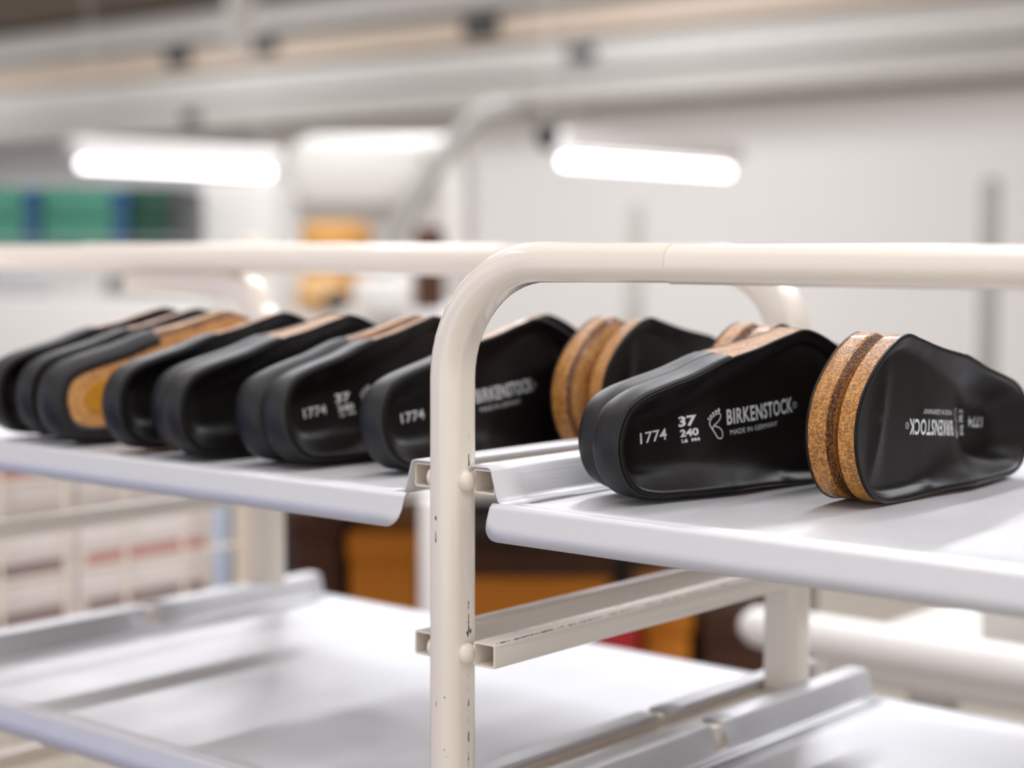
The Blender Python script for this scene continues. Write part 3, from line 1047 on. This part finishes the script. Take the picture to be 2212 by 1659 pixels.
# machine with cork material
mc = empty('moulding_machine', W(860, 560, 7.2))
tag(mc, 'large white moulding machine with a hood behind the left rail', 'machine')
mc.rotation_euler = (0, 0, rotz)
wm = 7.2 / FPX
box('machine_body', -262 * wm, 150 * wm, 0.35, 1.4, -mc.location.z, 280 * wm, M['offwhite'], mc, 0.10)
box('hood', -250 * wm, 60 * wm, 0.12, 0.36, 110 * wm, 262 * wm, M['grey'], mc, 0.08)
bm = sweep([(250 * wm, 0.05, 330 * wm), (200 * wm, 0.05, 322 * wm), (150 * wm, 0.05, 290 * wm), (90 * wm, 0.05, 215 * wm), (20 * wm, 0.05, 110 * wm), (-22 * wm, 0.05, 30 * wm), (-34 * wm, 0.05, -70 * wm)], section(0.040, 0.040, 0.036), (0, 1, 0))
fromb('exhaust_pipe', bm, M['midgrey'], mc, angle=50)
box('worktop', -262 * wm, 150 * wm, 0.0, 0.35, -105 * wm, -95 * wm, M['white'], mc, 0.01)
STZ = W(805, 672, 6.0).z


def roll(px0, px1, py0, py1, d, m, label, name='cork_roll'):
    c, hw, hh = span(px0, px1, py0, py1, d, 0)
    hh = (c.z + hh - STZ) / 2
    c.z = STZ + hh
    r = lathe(name, [(0, -hh), (hw * 0.96, -hh), (hw, -hh + 0.01), (hw, hh - 0.05), (hw * 0.9, hh - 0.015), (hw * 0.7, hh), (0, hh)], m, None, 36)
    r.location = c
    tag(r, label, 'cork roll')
    return r


st = facing_block('machine_stand', 600, 1010, 672, 700, 6.0, 0.85, M['white'], zmin=0.0)
tag(st, 'white stand in front of the machine carrying the cork rolls', 'stand')
roll(640, 745, 600, 671, 6.05, M['tan'], 'wide tan cork roll just below the left rail')
roll(650, 806, 480, 672, 6.5, M['gold'], 'golden cork roll above the left rail, left one of the two')
roll(892, 962, 490, 671, 6.1, M['brown'], 'dark brown cork roll above the left rail, right one of the two')
o = facing_block('storage_bin', 762, 885, 604, 672, 5.7, 0.3, M['offwhite'])
tag(o, 'pale grey bin beside the wide tan cork roll', 'bin')
o = facing_block('black_box', 700, 748, 632, 672, 5.6, 0.12, M['dark'])
tag(o, 'small black box in front of the tan cork roll', 'box')

# right hand side of the hall
o = hbox('wall_panel', -9.0, 3.5, 7.80, 7.98, 0, 2.10, M['white'])
tag(o, 'large white wall panel filling the right of the hall', 'panel')
o = facing_block('standing_pipe', 2122, 2158, 385, 1000, 6.5, 0.08, M['midgrey'], bev=0.02, zmin=0.0)
tag(o, 'grey upright pipe near the right edge behind the rail', 'pipe')
o = facing_block('slim_post', 1350, 1386, 440, 1000, 8.6, 0.06, M['grey'], bev=0.015, zmin=0.0)
tag(o, 'slim pale grey post below the right work lamp', 'post')
c = W(1183, 304, 6.0)
o = lathe('camera_dome', [(0, -0.035), (0.02, -0.03), (0.035, -0.01), (0.04, 0.02), (0.04, 0.05), (0, 0.05)], M['dark'], None, 24)
o.location = c
tag(o, 'small dark dome at the left end of the right work lamp', 'dome')
r = box('hanger', -0.002, 0.002, -0.002, 0.002, 0.05, 3.7 - c.z, M['grey'], o)

# boxes under the far bench, seen between the trays
SHZ = W(1100, 1560, 3.0).z


def crate(px0, px1, py0, py1, d, m, label, lidm=None, depth=0.35):
    c, hw, hh = span(px0, px1, py0, py1, d, depth)
    top = c.z + hh - SHZ
    c.z = SHZ
    r = empty('storage_box', c)
    r.rotation_euler = (0, 0, rotz)
    box('box_body', -hw, hw, 0, depth, 0, top - 0.05, m, r, 0.006)
    box('lid', -hw - 0.004, hw + 0.004, -0.004, depth + 0.004, top - 0.05, top, lidm or m, r, 0.004)
    tag(r, label, 'box')
    return r


crate(630, 735, 1100, 1420, 3.1, M['brown'], 'dark brown box behind the lower left tray beside the far post')
crate(756, 900, 1150, 1420, 3.1, M['orange'], 'orange-brown box seen left of the front post')
crate(1000, 1320, 1185, 1420, 3.1, M['orange'], 'wide orange-brown box seen right of the front post', M['brown'])
crate(1395, 1490, 1305, 1600, 3.1, M['orange'], 'orange-brown box right of the red bin')
crate(1520, 1700, 1330, 1600, 3.1, M['brown'], 'dark brown box beside the far right post')
o = facing_block('red_bin', 1290, 1380, 1338, 1500, 2.98, 0.08, M['red'], zmin=SHZ)
tag(o, 'bright red bin between the orange-brown boxes', 'bin')
bench = empty('storage_bench')
tag(bench, 'grey storage bench with a dark sheet standing in for shade, holding the orange-brown boxes', 'bench')
o = facing_block('shade_sheet', 560, 1760, 1080, 1700, 3.6, 0.05, M['dark'], bench, zmin=0.0)  # dark sheet stands in for the shade in the gap under the bench
o['label'] = 'dark sheet painted for the shade behind the boxes'
o = facing_block('leg', 905, 985, 1075, 1700, 2.72, 0.06, M['white'], bench, bev=0.01, zmin=0.0)
o['label'] = 'white upright leg'
o = facing_block('shelf_board', 600, 1760, 1560, 1590, 2.9, 0.64, M['grey'], bench, bev=0.003)
o.location.z = SHZ - 15 / FPX * 2.9

o = facing_block('shading_benchtop', 590, 1760, 1050, 1076, 2.75, 0.95, M['grey'], bench)  # out-of-sight top, added to cast shade on the boxes

# white table behind the far right post
z = 0.732
pt = empty('packing_table', (0.35, 1.15, z))
tag(pt, 'white packing table behind the far right post', 'table')
box('tabletop', -0.75, 2.0, 0.0, 0.8, -0.045, 0.0, M['offwhite'], pt, 0.006)
box('raised_edge', -0.60, 1.95, 0.14, 0.17, 0.0, 0.085, M['grey'], pt, 0.01)
for x in (-0.62, 1.9):
    for y in (0.06, 0.74):
        box('leg', x - 0.025, x + 0.025, y - 0.025, y + 0.025, -z, -0.045, M['grey'], pt, 0.004)
c = W(1650, 1356, 2.25)
o = lathe('paper_roll', [(0, -0.30), (0.015, -0.298), (0.024, -0.285), (0.027, -0.26), (0.027, 0.30), (0, 0.30)], M['white'], None, 32, 'X')
o.location = (c.x + 0.27, c.y, c.z)
tag(o, 'white roll with a rounded end poking out beside the far right post', 'roll')

# cream wire-sided trolley with cartons at the left
wt = empty('wire_trolley', (-1.02, 0.0, 0))
tag(wt, 'cream wire-sided trolley with cartons behind the lower left tray', 'trolley')
for y in (-0.2, 0.73):
    box('post', -0.014, 0.014, y - 0.014, y + 0.014, 0.02, 1.26 if y > 0 else 1.26, M['cream_plain'], wt, 0.003)
bm = bmesh.new()
for k in range(10):
    y = -0.11 + k * 0.09
    abox(bm, -0.002, 0.002, y - 0.0022, y + 0.0022, 0.55, 1.08)
for k in range(8):
    zz = 0.62 + k * 0.0581
    abox(bm, -0.0035, 0.0005, -0.19, 0.72, zz - 0.0022, zz + 0.0022)
fromb('wire_mesh', bm, M['cream_plain'], wt)
for zz in (0.56, 1.085):
    box('side_rail', -0.012, 0.012, -0.19, 0.72, zz - 0.012, zz + 0.012, M['cream_plain'], wt, 0.003)
box('shelf_board', -0.62, -0.01, -0.19, 0.72, 0.700, 0.7215, M['cream_plain'], wt)
k = 0
rows = (0.7220, 0.7801, 0.8382, 0.8963, 0.9544, 1.0125)
for i, zz in enumerate(rows):
    for q in range(4):
        y = -0.17 + q * 0.216
        r = empty('carton', (-1.33, y + 0.106, zz))
        box('carton_body', -0.27, 0.27, -0.1065, 0.1065, 0.0, 0.0578, M['paper'], r, 0.002)
        rose = (i * 4 + q) % 7 == 4
        box('printed_band', 0.2695, 0.2712, -0.094, 0.094, 0.008, 0.024, M['rose'] if rose else M['mauve'], r)
        tag(r, 'flat white carton with %s band in the wire trolley, %s stack, %s' % ('rose' if rose else 'mauve', ('front', 'second', 'third', 'rear')[q], ('bottom', 'second layer', 'third layer', 'fourth layer', 'fifth layer', 'top')[i]), 'carton', 'cartons in the wire trolley')
        k += 1
o = facing_block('blue_board', 458, 476, 1060, 1290, 2.6, 0.06, M['lblue'], bev=0.004, zmin=0.0)
tag(o, 'light blue upright strip beside the wire trolley', 'panel')
o = facing_block('grey_board', 484, 512, 1060, 1290, 2.68, 0.06, M['midgrey'], bev=0.004, zmin=0.0)
tag(o, 'grey upright panel right of the light blue strip', 'panel')
o = facing_block('small_board', 514, 552, 1080, 1200, 2.9, 0.1, M['orange'])
tag(o, 'small orange-brown board left of the far left post', 'board')
o = facing_block('tan_board', 505, 556, 1205, 1420, 2.9, 0.1, M['tan'], zmin=0.0)
tag(o, 'tan board under the small orange-brown board', 'board')
# blue block added out of view for the lower tray edge to mirror
lk = empty('reflected_prop', (-1.95, -1.30, 0))
tag(lk, 'made-up blue block out of view, added for the lower tray edge to mirror', 'reflected_prop')
box('prop_body', -0.75, 0.75, -0.3, 0.3, 0.0, 1.28, M['bin'], lk, 0.01)
for x in (-0.375, 0.375):
    d = box('door', x - 0.36, x + 0.36, 0.3, 0.312, 0.03, 1.25, M['bin'], lk, 0.003)
    box('handle', x + 0.28, x + 0.30, 0.312, 0.330, 0.6, 0.75, M['grey'], d, 0.003)
